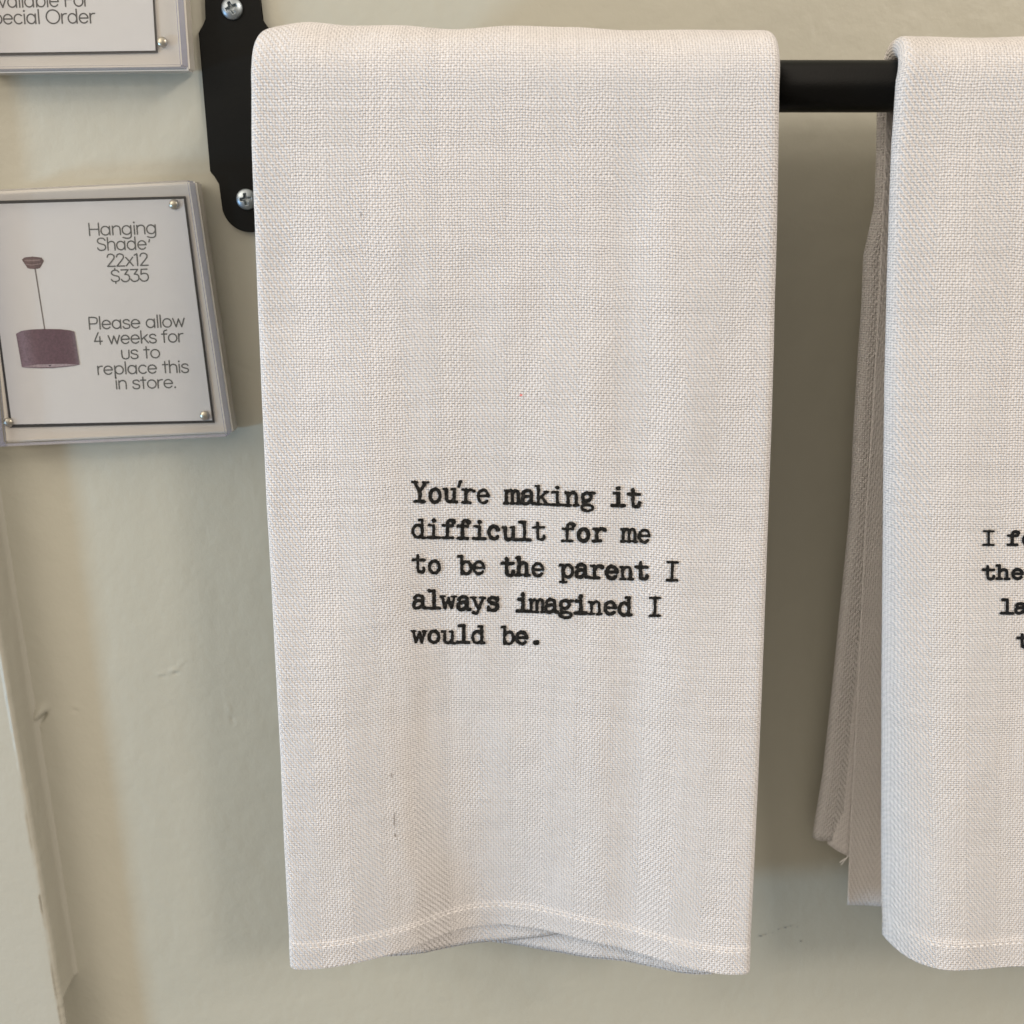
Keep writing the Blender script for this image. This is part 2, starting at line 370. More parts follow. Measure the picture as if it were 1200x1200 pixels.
# ------------------------------------------------------------------ stroke lettering: union of strokes by distance field, meshed by marching squares
def chaikin(p, n=2):
    p = [tuple(q) for q in p]
    for _ in range(n):
        if len(p) < 3: break
        q = [p[0]]
        for a, b_ in zip(p[:-1], p[1:]):
            q += [(a[0] * .75 + b_[0] * .25, a[1] * .75 + b_[1] * .25), (a[0] * .25 + b_[0] * .75, a[1] * .25 + b_[1] * .75)]
        p = q + [p[-1]]
    return p
def arc(cx, cy, rx, ry, a0=0, a1=360, n=24):
    return [(cx + rx * math.cos(math.radians(a0 + (a1 - a0) * i / n)), cy + ry * math.sin(math.radians(a0 + (a1 - a0) * i / n))) for i in range(n + 1)]
class Field:
    def __init__(s, x0, y0, x1, y1, res):
        s.x = np.arange(x0, x1, res); s.y = np.arange(y0, y1, res); s.res = res
        s.X, s.Y = np.meshgrid(s.x, s.y); s.d = np.full(s.X.shape, 99.0)
    def stroke(s, pts, r):
        for (ax, ay), (bx, by) in (zip(pts[:-1], pts[1:]) if len(pts) > 1 else [(pts[0], pts[0])]):
            pad = r + 3 * s.res + 1.5
            i0, i1 = np.searchsorted(s.x, [min(ax, bx) - pad, max(ax, bx) + pad]); j0, j1 = np.searchsorted(s.y, [min(ay, by) - pad, max(ay, by) + pad])
            if i0 >= i1 or j0 >= j1: continue
            X = s.X[j0:j1, i0:i1]; Y = s.Y[j0:j1, i0:i1]
            L = (bx - ax) ** 2 + (by - ay) ** 2
            t = np.clip(((X - ax) * (bx - ax) + (Y - ay) * (by - ay)) / L, 0, 1) if L > 0 else 0.0
            d = np.hypot(X - ax - t * (bx - ax), Y - ay - t * (by - ay)) - r
            s.d[j0:j1, i0:i1] = np.minimum(s.d[j0:j1, i0:i1], d)
    def polys(s):
        D = s.d; ins = D < 0
        c = ins[:-1, :-1].astype(int) + ins[:-1, 1:] + ins[1:, 1:] + ins[1:, :-1]
        V = []; F = []
        for j, i in zip(*np.nonzero(c)):
            cs = ((j, i), (j, i + 1), (j + 1, i + 1), (j + 1, i)); poly = []
            for k in range(4):
                a = cs[k]; b_ = cs[(k + 1) % 4]; da = D[a]; db = D[b_]
                if da < 0: poly.append((s.x[a[1]], s.y[a[0]]))
                if (da < 0) != (db < 0):
                    t = da / (da - db)
                    poly.append((s.x[a[1]] + t * (s.x[b_[1]] - s.x[a[1]]), s.y[a[0]] + t * (s.y[b_[0]] - s.y[a[0]])))
            if len(poly) > 2:
                F.append(list(range(len(V), len(V) + len(poly)))); V += poly
        return np.array(V), F

o_ = lambda cx, cy, rx, ry: arc(cx, cy, rx, ry)
W_ = 1.15; TH = 0.9                      # normal and thin half widths, in glyph units (advance = 10)
TYPE = {   # slab serif typewriter letters: list of (points, half width, curved)
 'o': [(o_(5, 4.2, 3.3, 4.2), W_, 0)],
 'n': [([(2.3, 0), (2.3, 8.2)], W_, 0), ([(0.8, 8.2), (2.3, 8.2)], 1.0, 0), ([(2.3, 5.6), (3.3, 7.6), (5.2, 8.6), (7.2, 7.9), (7.6, 6), (7.6, 0)], W_, 1), ([(0.8, 0), (3.9, 0)], 1.0, 0), ([(6.2, 0), (9.2, 0)], 1.0, 0)],
 'h': [([(2.3, 0), (2.3, 12)], W_, 0), ([(0.6, 12), (2.3, 12)], 1.0, 0), ([(2.3, 5.6), (3.3, 7.6), (5.2, 8.6), (7.2, 7.9), (7.6, 6), (7.6, 0)], W_, 1), ([(0.6, 0), (4, 0)], 1.0, 0), ([(6.2, 0), (9.3, 0)], 1.0, 0)],
 'm': [([(1.1, 0), (1.1, 8.2)], 1.0, 0), ([(0, 8.2), (1.1, 8.2)], 0.9, 0), ([(1.1, 5.8), (1.9, 7.8), (3.4, 8.5), (4.8, 7.8), (5, 6), (5, 0)], 1.0, 1), ([(5, 5.8), (5.8, 7.8), (7.2, 8.5), (8.7, 7.8), (8.9, 6), (8.9, 0)], 1.0, 1), ([(-0.1, 0), (2.2, 0)], .95, 0), ([(4.1, 0), (6, 0)], .95, 0), ([(8, 0), (10.1, 0)], .95, 0)],
 'u': [([(2.3, 8.2), (2.3, 3), (2.7, 0.6), (4.6, -0.2), (6.6, 0.6), (7.6, 2.6)], W_, 1), ([(7.6, 8.2), (7.6, 0)], W_, 0), ([(0.7, 8.2), (2.3, 8.2)], 1.0, 0), ([(6, 8.2), (7.6, 8.2)], 1.0, 0), ([(7.6, 0), (9.4, 0)], 1.0, 0)],
 'r': [([(3.4, 0), (3.4, 8.2)], W_, 0), ([(1.2, 8.2), (3.4, 8.2)], 1.0, 0), ([(0.9, 0), (6.4, 0)], 1.05, 0), ([(3.4, 5), (4.6, 7.5), (6.6, 8.6), (8.7, 7.7)], W_, 1), ([(8.6, 7.5)], 1.5, 0)],
 'e': [([(1.8, 4.4), (8.2, 4.4)], 0.95, 0), (arc(5, 4.2, 3.4, 4.2, 2, 318), W_, 0)],
 'a': [([(2, 6.6), (2.8, 8.2), (5, 8.7), (7.2, 8), (7.4, 6), (7.4, 1.4), (7.9, 0), (9.5, 0.1)], W_, 1), ([(7.4, 5), (4, 4.9), (1.5, 4), (1.5, 1), (2.6, -0.2), (5, -0.1), (7.4, 2.4)], W_, 1)],
 'k': [([(2.3, 0), (2.3, 12)], W_, 0), ([(0.7, 12), (2.3, 12)], 1.0, 0), ([(7.5, 8.2), (2.5, 3.4)], 0.9, 0), ([(4.3, 5.2), (7.9, 0)], W_, 0), ([(0.5, 0), (3.9, 0)], 1.0, 0), ([(6.2, 0), (9.5, 0)], 1.0, 0), ([(6, 8.2), (8.8, 8.2)], 0.9, 0)],
 'i': [([(5.1, 0), (5.1, 8.2)], W_, 0), ([(2, 8.2), (5.1, 8.2)], 1.0, 0), ([(1.2, 0), (9, 0)], 1.1, 0), ([(5, 11.4)], 1.5, 0)],
 'g': [(o_(4.5, 5.7, 2.9, 2.7), W_, 0), ([(6.4, 7.5), (7.8, 8.3), (9.6, 8.2)], 1.0, 1), ([(2.9, 3.4), (1.7, 2.2), (2.3, 0.9), (4.4, 0.5)], 1.0, 1), (o_(4.9, -1.5, 3.8, 2.0), 1.0, 0)],
 't': [([(4, 11.2), (4, 2.6), (4.4, 0.4), (6.2, -0.2), (8, 0.4), (8.3, 2.6)], W_, 1), ([(0.9, 8.2), (8.3, 8.2)], 1.05, 0)],
 'd': [(o_(4.5, 4.2, 3.2, 4.2), W_, 0), ([(7.5, 12), (7.5, 0)], W_, 0), ([(5.4, 12), (7.5, 12)], 1.05, 0), ([(7.5, 0), (9.4, 0)], 1.0, 0)],
 'f': [([(4, 0), (4, 9), (4.4, 11.4), (6.4, 12.2), (8.3, 11.4)], W_, 1), ([(8.2, 10.7)], 1.5, 0), ([(1, 8.2), (7.6, 8.2)], 1.0, 0), ([(0.9, 0), (7.4, 0)], 1.05, 0)],
 'c': [(arc(5, 4.2, 3.4, 4.2, 38, 318), W_, 0), ([(7.5, 6.4)], 1.55, 0)],
 'l': [([(5.2, 0), (5.2, 12)], W_, 0), ([(1.9, 12), (5.2, 12)], 1.15, 0), ([(1.1, 0), (9, 0)], 1.1, 0)],
 'b': [([(2.4, 12), (2.4, 0)], W_, 0), ([(0.5, 12), (2.4, 12)], 1.05, 0), (o_(5.5, 4.2, 3.2, 4.2), W_, 0)],
 'p': [([(2.4, 8.2), (2.4, -3.4)], W_, 0), ([(0.5, 8.2), (2.4, 8.2)], 1.05, 0), ([(0.6, -3.4), (4.6, -3.4)], 1.0, 0), (o_(5.6, 4.2, 3.2, 4.2), W_, 0)],
 'I': [([(5, 0), (5, 12.4)], 0.95, 0), ([(1.6, 12.4), (8.4, 12.4)], 0.75, 0), ([(1.3, 0), (8.4, 0)], 0.85, 0)],
 'w': [([(0.9, 8), (2.8, 0.2)], W_, 0), ([(2.8, 0.2), (5, 7.2)], 0.95, 0), ([(5, 7.2), (6.9, 0.2)], W_, 0), ([(6.9, 0.2), (9, 8)], 0.95, 0), ([(-0.4, 8.2), (2.5, 8.2)], 0.8, 0), ([(7.4, 8.2), (10.2, 8.2)], 0.8, 0)],
 'y': [([(1.6, 8.2), (5, 0.6)], W_, 0), ([(8.4, 8.2), (4.6, -1.8), (3.4, -3), (1.8, -2.6)], 1.0, 1), ([(1.9, -2.2)], 1.4, 0), ([(0, 8.2), (3.3, 8.2)], 0.85, 0), ([(6.6, 8.2), (9.9, 8.2)], 0.85, 0)],
 's': [([(7.7, 6.8), (6.4, 8.4), (4.2, 8.6), (2, 7.6), (2, 5.4), (4.4, 4.5), (7.4, 4), (8.2, 2), (7, 0), (4.6, -0.2), (2.6, 0.4), (1.8, 1.8)], W_, 1), ([(7.9, 8.6), (7.9, 6.4)], 0.9, 0), ([(1.7, -0.2), (1.7, 2.2)], 0.9, 0)],
 'Y': [([(1.2, 12.6), (5, 6.2)], W_, 0), ([(8.7, 12.6), (5, 6.2)], 0.95, 0), ([(5, 6.2), (5, 0)], W_, 0), ([(1.8, 0), (7.8, 0)], 1.05, 0), ([(-0.3, 12.6), (2.8, 12.6)], 0.85, 0), ([(6.8, 12.6), (10, 12.6)], 0.85, 0)],
 "'": [([(6.3, 13.6), (5.3, 10.4)], 1.0, 0)],
 '.': [([(4.6, 0.9), (5.4, 1.1)], 1.75, 0)],
}
SANS = {   # round light sans: width, strokes (x height 10, caps 14)
 'H': (12, [[(1.2, 0), (1.2, 14)], [(10.8, 0), (10.8, 14)], [(1.2, 7), (10.8, 7)]]),
 'a': (11.6, [o_(5.3, 5, 4.4, 5), [(9.8, 0), (9.8, 10)]]),
 'n': (10, [[(1.2, 0), (1.2, 10)], chaikin([(1.2, 5), (1.4, 8.2), (4.8, 10.6), (8.6, 9), (8.8, 5.5), (8.8, 0)])]),
 'g': (11.6, [o_(5.3, 5, 4.4, 5), chaikin([(9.8, 10), (9.8, -1), (8.8, -4), (5, -4.8), (1.2, -3.4)])]),
 'i': (3.2, [[(1.6, 0), (1.6, 10)], [(1.6, 13.4), (1.6, 13.6)]]),
 'S': (11, [chaikin([(9.6, 11.6), (8, 14), (4, 14.4), (1.2, 12.4), (1.4, 9), (4.6, 7.4), (8.2, 6.6), (10, 4.4), (9.2, 1), (5.4, -0.4), (2, 0.4), (0.8, 2.8)])]),
 'h': (10, [[(1.2, 0), (1.2, 14.6)], chaikin([(1.2, 5), (1.4, 8.2), (4.8, 10.6), (8.6, 9), (8.8, 5.5), (8.8, 0)])]),
 'd': (11.6, [o_(5.3, 5, 4.4, 5), [(9.8, 0), (9.8, 14.6)]]),
 'e': (11, [[(1.0, 5.2), (9.8, 5.2)], arc(5.4, 5, 4.5, 5, 2, 322)]),
 '2': (10, [chaikin([(1.2, 11), (1.8, 13.6), (5, 14.8), (8.6, 13), (8.6, 9.8), (6.6, 7), (1, 0.2)]), [(1, 0), (9, 0)]]),
 'x': (9.4, [[(1, 0), (8.4, 10)], [(1, 10), (8.4, 0)]]),
 '1': (6, [[(3.8, 0), (3.8, 14), (1, 12.4)]]),
 '$': (11, [chaikin([(9.4, 11.4), (8, 13.6), (4.4, 14), (1.4, 12), (1.6, 9), (4.6, 7.4), (8.2, 6.6), (9.8, 4.4), (9.2, 1.2), (5.4, 0), (2.2, 0.6), (0.9, 2.8)]), [(5.4, 14), (5.4, 16)], [(5.4, 0), (5.4, -2)]]),
 '3': (10, [[(1, 14), (8.6, 14), (4.6, 8.4)], chaikin([(4.6, 8.4), (7.8, 8.2), (9.4, 5.6), (9, 1.6), (5.4, -0.6), (2, 0.2), (0.6, 2.6)])]),
 '5': (10, [[(8.6, 14), (2.4, 14), (1.8, 8)], chaikin([(1.8, 8), (4.6, 9.4), (8.4, 8.4), (9.6, 5), (8.6, 1), (5, -0.6), (2, 0.2), (0.6, 2.4)])]),
 'P': (11, [[(1.2, 0), (1.2, 14)], chaikin([(1.2, 14), (6, 14), (9.8, 13), (10, 9.6), (9.2, 6.6), (5.8, 6.2), (1.2, 6.2)])]),
 'l': (3.2, [[(1.6, 0), (1.6, 14.6)]]),
 's': (9, [chaikin([(7.8, 8.4), (6.4, 10.2), (3.4, 10.2), (1.2, 8.8), (1.4, 6.4), (4.4, 5.2), (7.4, 4.4), (8.2, 2.6), (7.2, 0.2), (4.2, -0.4), (1.8, 0.2), (0.8, 2)])]),
 'o': (11, [o_(5.5, 5, 4.6, 5)]),
 'w': (14, [[(0.8, 10), (4, 0), (7, 9.4), (10, 0), (13.2, 10)]]),
 '4': (10.4, [[(7, 0), (7, 9)], [(9.4, 3.6), (0.8, 3.6), (5.6, 14)]]),
 'k': (9.4, [[(1.2, 0), (1.2, 14.6)], [(8, 10), (1.2, 4)], [(3.8, 6.4), (8.6, 0)]]),
 'f': (6.8, [chaikin([(2.8, 0), (2.8, 11), (3.2, 14), (6.4, 14.8)]), [(0.4, 10), (6, 10)]]),
 'r': (6.8, [[(1.2, 0), (1.2, 10)], chaikin([(1.2, 5), (1.8, 8.6), (4, 10), (6.2, 10)])]),
 'u': (10, [chaikin([(1.2, 10), (1.2, 4.5), (1.6, 0.8), (5, -0.6), (8.6, 1), (8.8, 4.5), (8.8, 10)])]),
 't': (6.8, [[(3.2, 0), (3.2, 13.6)], [(0.5, 10), (6.2, 10)]]),
 'p': (11.6, [o_(6.2, 5, 4.4, 5), [(1.6, 10), (1.6, -4.6)]]),
 'c': (10, [arc(5.4, 5, 4.5, 5, 45, 315)]),
 '.': (3, [[(1.5, 0.2), (1.5, 0.4)]]),
 "'": (3, [[(1.6, 15.6), (1.2, 12.8)]]),
 'A': (13, [[(0.8, 0), (6.5, 14), (12.2, 0)], [(3, 4.6), (10, 4.6)]]),
 'v': (9.6, [[(0.8, 10), (4.8, 0), (8.8, 10)]]),
 'b': (11.6, [o_(6.2, 5, 4.4, 5), [(1.6, 0), (1.6, 14.6)]]),
 'F': (9.6, [[(1.2, 0), (1.2, 14), (8.8, 14)], [(1.2, 7.4), (7.8, 7.4)]]),
 'O': (16, [o_(8, 7, 6.9, 7.2)]),
 ' ': (5.2, []),
}
def type_field(lines, box, res, wear, seed):
    """lines: list of (chars, centre xs, baseline function, unit x, unit y, stroke scale)"""
    F = Field(*box, res); r = random.Random(seed)
    for chars, xs, (bx0, by0, bx1, by1), ux, uy, sw in lines:
        for ch, cx in zip(chars, xs):
            by = by0 + (by1 - by0) * (cx - bx0) / (bx1 - bx0) + r.uniform(-0.5, 0.5) * wear
            wgt = sw * (1 + r.uniform(-0.12, 0.13) * wear); tilt = r.uniform(-0.02, 0.02) * wear + 0.008
            for pts, hw, curved in TYPE[ch]:
                p = chaikin(pts) if curved else pts
                P = []
                for gx_, gy_ in p:
                    X = cx + (gx_ - 5) * ux + gy_ * uy * tilt; Y = by - gy_ * uy + (gx_ - 5) * ux * 0.02
                    P.append((X, Y))
                F.stroke(P, hw * wgt * (ux + uy) / 2)
    if wear:   # ragged print edges where the threads took the ink unevenly
        F.d += -0.12 + 0.45 * wear * vnoise(F.X / 1.5, F.Y / 1.35, 21) + 0.35 * wear * vnoise(F.X / 4.0, F.Y / 4.0, 22) + 0.1
        F.d += 1.2 * wear * np.clip(vnoise(F.X / 1.1 + 3, F.Y / 1.1, 23) - 0.62, 0, 1)
    return F.polys()

# ------------------------------------------------------------------ towel rail
ROD_Y, ROD_R = 0.430, 0.0095
_, ROD_Z = at_y(980, 101.3, ROD_Y)
rail = thing('towel_rail', 'black metal towel rail with screwed wall bracket carrying both towels', 'towel rail', (-0.118, WALL, ROD_Z))
def cyl(bm, p, q, r, n=40, cap=True):
    p, q = Vector(p), Vector(q); d = (q - p).normalized()
    s = d.orthogonal().normalized(); t = d.cross(s)
    A = [bm.verts.new(p + r * (math.cos(2 * math.pi * i / n) * s + math.sin(2 * math.pi * i / n) * t)) for i in range(n)]
    B = [bm.verts.new(q + r * (math.cos(2 * math.pi * i / n) * s + math.sin(2 * math.pi * i / n) * t)) for i in range(n)]
    for i in range(n): bm.faces.new((A[i], A[(i + 1) % n], B[(i + 1) % n], B[i]))
    if cap: bm.faces.new(A[::-1]); bm.faces.new(B)
bm = bmesh.new(); cyl(bm, (-0.088, ROD_Y, ROD_Z), (0.56, ROD_Y, ROD_Z), ROD_R, 64)
from_bm('rod', bm, M['tube'], rail)

def plate_outline(cx, cz, mir=1):
    """half-height outline of the plate, mirrored top and bottom"""
    hl, lob, hw = 0.0535, 0.0117, 0.0158
    right = [(hw, 0.0), (hw, 0.0283), (hw - 0.0005, 0.0292), (lob + 0.0004, 0.0330), (lob, 0.0338), (lob, hl - lob * 0.9)]
    top = [(lob * math.cos(a), hl - lob * 0.9 + lob * math.sin(a)) for a in np.linspace(0.15, math.pi - 0.15, 18)]
    left = [(-x, z) for x, z in right[::-1]]
    half = right[1:] + top + left[:-1]
    full = half + [(-x, -z) for x, z in half]
    return [(cx + x, cz + z) for x, z in full]
PLX, PLZ = at_y(281.5, 121, WALL - 0.003)
PL_T = 0.0032
def sheared(pts): return [(x + (z - PLZ) * -0.012, z) for x, z in pts]
plate = prism('mounting_plate', sheared(plate_outline(float(PLX), float(PLZ))), WALL - PL_T, WALL - 0.0002, M['black'], rail, bevel=0.0005)
def screw_mesh(name, x, y, z, rad, rot, parent):
    nr, na = 26, 120
    V = []; F = []
    for i in range(nr + 1):
        r = rad * i / nr
        for j in range(na):
            a = 2 * math.pi * j / na; xx, zz = r * math.cos(a), r * math.sin(a)
            h = 0.0024 * math.sqrt(max(0.0, 1 - (r / rad) ** 2 * 0.92)) 
            xr = xx * math.cos(rot) + zz * math.sin(rot); zr = -xx * math.sin(rot) + zz * math.cos(rot)
            d1 = max(abs(xr) - 0.52 * rad, abs(zr) - 0.13 * rad); d2 = max(abs(zr) - 0.52 * rad, abs(xr) - 0.13 * rad)
            d3 = math.hypot(xr, zr) - 0.25 * rad
            d = min(d1, d2, d3)
            h -= 0.0022 * float(sstep(0.0002, -0.0003, d)) * (1 - 0.35 * r / rad)
            V.append((x + xx, y - h, z + zz))
    for i in range(nr):
        for j in range(na):
            a = i * na + j; b_ = i * na + (j + 1) % na; F.append((a, b_, b_ + na, a + na))
    k = len(V)
    for j in range(na):
        a = 2 * math.pi * j / na; V.append((x + rad * math.cos(a), y + 0.0003, z + rad * math.sin(a)))
    for j in range(na): F.append((nr * na + j, nr * na + (j + 1) % na, k + (j + 1) % na, k + j))
    return mesh(name, V, F, M['zinc'], parent, smooth=True)
for px, py, rot in ((271.5, 9.5, 0.42), (288.5, 233.5, 0.1)):
    x, z = at_y(px, py, WALL - PL_T - 0.001)
    screw_mesh('screw', float(x), WALL - PL_T, float(z), 0.0046, rot, plate)
# arm from the plate to the rod end, hidden behind the towel
bm = bmesh.new()
cyl(bm, (float(PLX) + 0.0125, WALL - 0.004, ROD_Z), (-0.090, WALL - 0.004, ROD_Z), 0.0036, 20); cyl(bm, (-0.088, WALL - 0.003, ROD_Z), (-0.088, ROD_Y + 0.018, ROD_Z), 0.0062, 24); cyl(bm, (-0.088, ROD_Y + 0.021, ROD_Z), (-0.082, ROD_Y, ROD_Z), 0.0062, 24)
from_bm('arm', bm, M['black'], rail)

# ------------------------------------------------------------------ towels
def interp_line(pts):
    p = np.array(sorted(pts)); return lambda q: np.interp(q, p[:, 0], p[:, 1])
class Towel:
    """a folded towel over the rod: its front hangs at YF; edges and hem follow measured curves"""
    def __init__(s, yf, ro, left, right, hem, mix, zcorner, wpow, undul, hemh=0.0122, pk=1.0):
        s.lean = 0.0; s.yf, s.ro, s.wpow, s.undul, s.hemh, s.pk = yf, ro, wpow, undul, hemh, pk
        s.XL = interp_line([(z, x) for x, z in left]); s.XR = interp_line([(z, x) for x, z in right])
        s.ztop = ROD_Z
        hx, hy, hz = [], [], []
        for px, py in hem:
            x, y = at_z(px, py, zcorner); y2 = yf + mix * (float(y) - yf)
            x, z = at_y(px, py, y2); hx.append(float(x)); hy.append(y2 - yf); hz.append(float(z))
        s.hx, s.hy, s.hz = np.array(hx), np.array(hy), np.array(hz)
        # smooth the hem curves
        xs = np.linspace(hx[0], hx[-1], 400); nk = 31 if pk else 41; k = np.hanning(nk); k /= k.sum()
        sm = lambda v: np.convolve(np.pad(np.interp(xs, s.hx, v), nk // 2, mode='edge'), k, 'valid')
        s.hxs, s.bowv, s.hemv = xs, sm(s.hy), sm(s.hz)
    def hem(s, X): return np.interp(X, s.hxs, s.hemv)
    def bow(s, X): return np.interp(X, s.hxs, s.bowv)
    def depth(s, X, Z):
        X0 = X
        if s.pk == 0: X = X + (float(s.XL(np.min(s.hemv))) - s.XL(Z))
        t = np.clip((s.ztop - Z) / (s.ztop - s.hem(X)), 0, 1)
        y = s.bow(X) * t ** s.wpow + s.undul(X0, Z) * sstep(0.0, 0.2, t)
        y = y - 0.0008 * sstep(s.hem(X) + s.hemh + 0.0026, s.hem(X) + s.hemh - 0.0004, Z) + 0.00025 * np.exp(-((Z - s.hem(X) - s.hemh + 0.0004) / 0.0006) ** 2)
        return y
    def surf(s, X, Z): return s.yf + s.depth(X, Z)
    def hit(s, px, py, lift):
        Y = np.full(np.shape(px), s.yf)
        for _ in range(8):
            X, Z = at_y(px, py, Y); Y = s.surf(X, Z) - lift
        return X, Y, Z
    def sheet(s, name, mat, parent, hf, ret, back_left, back_right, back_bottom, nf=150):
        # cross section: parameter list of (u, side offset, depth)
        na = 14
        sec = []                                        # (fraction u 0..1, dx from that edge, depth, cumulative length)
        for t in np.linspace(1, 0, 10): sec.append((0, hf + ret * t, 2 * hf))
        for a in np.linspace(math.pi / 2, -math.pi / 2, na)[1:-1]: sec.append((0, hf - hf * math.cos(a), hf + hf * math.sin(a)))
        nl = len(sec)
        for t in np.linspace(0, 1, nf): sec.append((t, None, 0))
        for a in np.linspace(-math.pi / 2, math.pi / 2, na)[1:-1]: sec.append((1, -(hf - hf * math.cos(a)), hf + hf * math.sin(a)))
        for t in np.linspace(0, 1, 10): sec.append((1, -(hf + ret * t), 2 * hf))
        def xs(xl, xr):
            return np.array([(xl + hf + f * (xr - xl - 2 * hf)) if dx is None else ((xl if f == 0 else xr) + dx) for f, dx, d in sec])
        dep = np.array([d for _, _, d in sec])
        rows = []; vlen = []
        zb0 = float(np.min(s.hemv))
        ts = np.concatenate([np.linspace(1, 0.962, 44), np.linspace(0.960, 0.0, 190)])
        zprev = None
        L = 0.0
        for t in ts:                                     # front, from the hem up
            zc = s.ztop + t * (zb0 - s.ztop)
            X = xs(float(s.XL(zc)), float(s.XR(zc)))
            Z = s.ztop + t * (s.hem(X) - s.ztop)
            Y = s.yf + s.depth(X, Z) + dep
            rows.append((X, Y, Z)); vlen.append(zc)
        X0 = rows[-1][0]
        yr = ROD_Y - s.yf                                # the drape is a little flatter than round
        arcs = np.linspace(0, math.pi, 40)[1:]
        xb_l, xb_r = float(back_left(s.ztop)), float(back_right(s.ztop))
        for a in arcs:
            k = a / math.pi
            X = xs(float(s.XL(s.ztop)) * (1 - k) + xb_l * k, float(s.XR(s.ztop)) * (1 - k) + xb_r * k)
            r = -dep + math.sin(a) * (0.0011 * vnoise(X * 45, a * 1.5 + np.zeros_like(X), 31) + s.pk * (0.0018 * np.exp(-((X + 0.079) / 0.011) ** 2) - 0.0022 * np.exp(-((X + 0.100) / 0.006) ** 2)))
            rows.append((X, ROD_Y - (yr + r) * np.cos(a), ROD_Z + (s.ro + r) * np.sin(a))); vlen.append(s.ztop + 0.5 * (yr + s.ro) * a)
        ybk = yr
        for t in np.linspace(0, 1, 90)[1:]:
            zc = s.ztop + t * (back_bottom - s.ztop)
            X = xs(float(back_left(zc)), float(back_right(zc)))
            Y = ROD_Y + ybk - dep + 0.0012 * np.sin(X * 70) * t + s.lean * max(0.0, (ROD_Z - zc) / 0.34)
            rows.append((X, Y, np.full_like(X, zc))); vlen.append(s.ztop + s.ro * math.pi + (s.ztop - zc))
        X = np.array([r[0] for r in rows]); Y = np.array([r[1] for r in rows]); Z = np.array([r[2] for r in rows])
        wmean = float(np.mean(X[:200, nl + nf - 1] - X[:200, nl]))
        ucoord = []
        for f, dx, d in sec:
            if dx is None: ucoord.append(f * wmean)
            else: ucoord.append(None)
        uc = np.array([np.nan if v is None else v for v in ucoord])
        acc = 0.0                                        # fold and return: continue the length beyond the front
        r0 = rows[120]
        for i in range(nl - 1, -1, -1): uc[i] = uc[i + 1] - math.hypot(r0[0][i] - r0[0][i + 1], dep[i] - dep[i + 1])
        for i in range(nl + nf, len(sec)): uc[i] = uc[i - 1] + math.hypot(r0[0][i] - r0[0][i - 1], dep[i] - dep[i - 1])
        U = np.repeat(uc[None, :], len(rows), 0); V = np.repeat(np.array(vlen)[:, None], len(sec), 1)
        o = grid(name, X, Y, Z, mat, parent, uv=(U, V))
        solidify(o, 0.0006, -1)
        return o
    def stitches(s, name, parent, x0, x1, dz, pitch=0.0031, ln=0.0019, r=0.00032):
        bm = bmesh.new(); x = x0; rr = random.Random(3)
        while x < x1:
            l = ln * rr.uniform(0.85, 1.15)
            pts = []
            for t in np.linspace(0, 1, 7):
                X = x + l * t; Z = float(s.hem(X)) + dz + rr.uniform(-1, 1) * 0.00006
                Y = float(s.surf(X, Z)) - 0.0004 * math.sin(math.pi * t) + 0.0001
                pts.append(((X, Y, Z), r * (0.35 + 0.65 * math.sin(math.pi * min(max(t, .08), .92)))))
            ring = []
            for p, q in pts:
                ring.append([bm.verts.new((p[0], p[1] + q * math.cos(a), p[2] + q * math.sin(a))) for a in np.linspace(0, 2 * math.pi, 9)[:-1]])
            for A, B in zip(ring[:-1], ring[1:]):
                for i in range(8): bm.faces.new((A[i], A[(i + 1) % 8], B[(i + 1) % 8], B[i]))
            bm.faces.new(ring[0][::-1]); bm.faces.new(ring[-1])
            x += pitch * rr.uniform(0.93, 1.07)
        return from_bm(name, bm, M['thread'], parent)
    def lettering(s, name, lines, box, res, wear, seed, mat, parent):
        V, F = type_field(lines, box, res, wear, seed)
        X, Y, Z = s.hit(V[:, 0], V[:, 1], 0.00045)
        return mesh(name, np.stack([X, Y, Z], -1), F, mat, parent, uv=[(float(a), float(b_)) for a, b_ in zip(X, Z)])

def edge_pts(pts, Y): return [tuple(map(float, at_y(px, py, Y))) for px, py in pts]

# --- the towel in the middle of the picture
YF1 = 0.4075
HF = 0.0032
left1 = edge_pts([(295, 100), (295, 170), (297, 230), (301, 350), (306, 480), (312, 600), (318, 700), (324, 800), (329, 900), (333, 1000), (337, 1080), (340, 1136)], YF1 + HF)
right1 = edge_pts([(913, 100), (912, 180), (910, 300), (907, 420), (903, 540), (898, 660), (893, 780), (888, 900), (883, 1010), (879, 1090), (877, 1138)], YF1 + HF)
hem1 = [(325, 1134), (341, 1136), (360, 1137), (380, 1136), (412, 1130), (445, 1119), (476, 1106), (507, 1095), (532, 1088), (558, 1084), (585, 1082), (610, 1083), (636, 1087), (662, 1093), (713, 1107), (765, 1124), (791, 1132), (817, 1138), (848, 1142), (865, 1140), (890, 1136)]
_, zc1 = at_y(360, 1137, YF1)
def und1(X, Z):
    zz = EYE - Z
    return (0.0012 * np.sin((X + 0.02) * 62 + zz * 5) + 0.0018 * np.exp(-((X - 0.046 - 0.03 * zz) / 0.011) ** 2)
            - 0.0016 * np.exp(-((X + 0.060 - 0.05 * zz) / 0.014) ** 2) * sstep(0.0, 0.2, zz)
            + 0.0022 * vnoise(X * 24, Z * 8, 41) + 0.0005 * vnoise(X * 70, Z * 26, 42) + 0.00016 * vnoise(X * 160, Z * 110, 43))
T1 = Towel(YF1, 0.0208, left1, right1, hem1, 0.72, float(zc1), 2.6, und1)
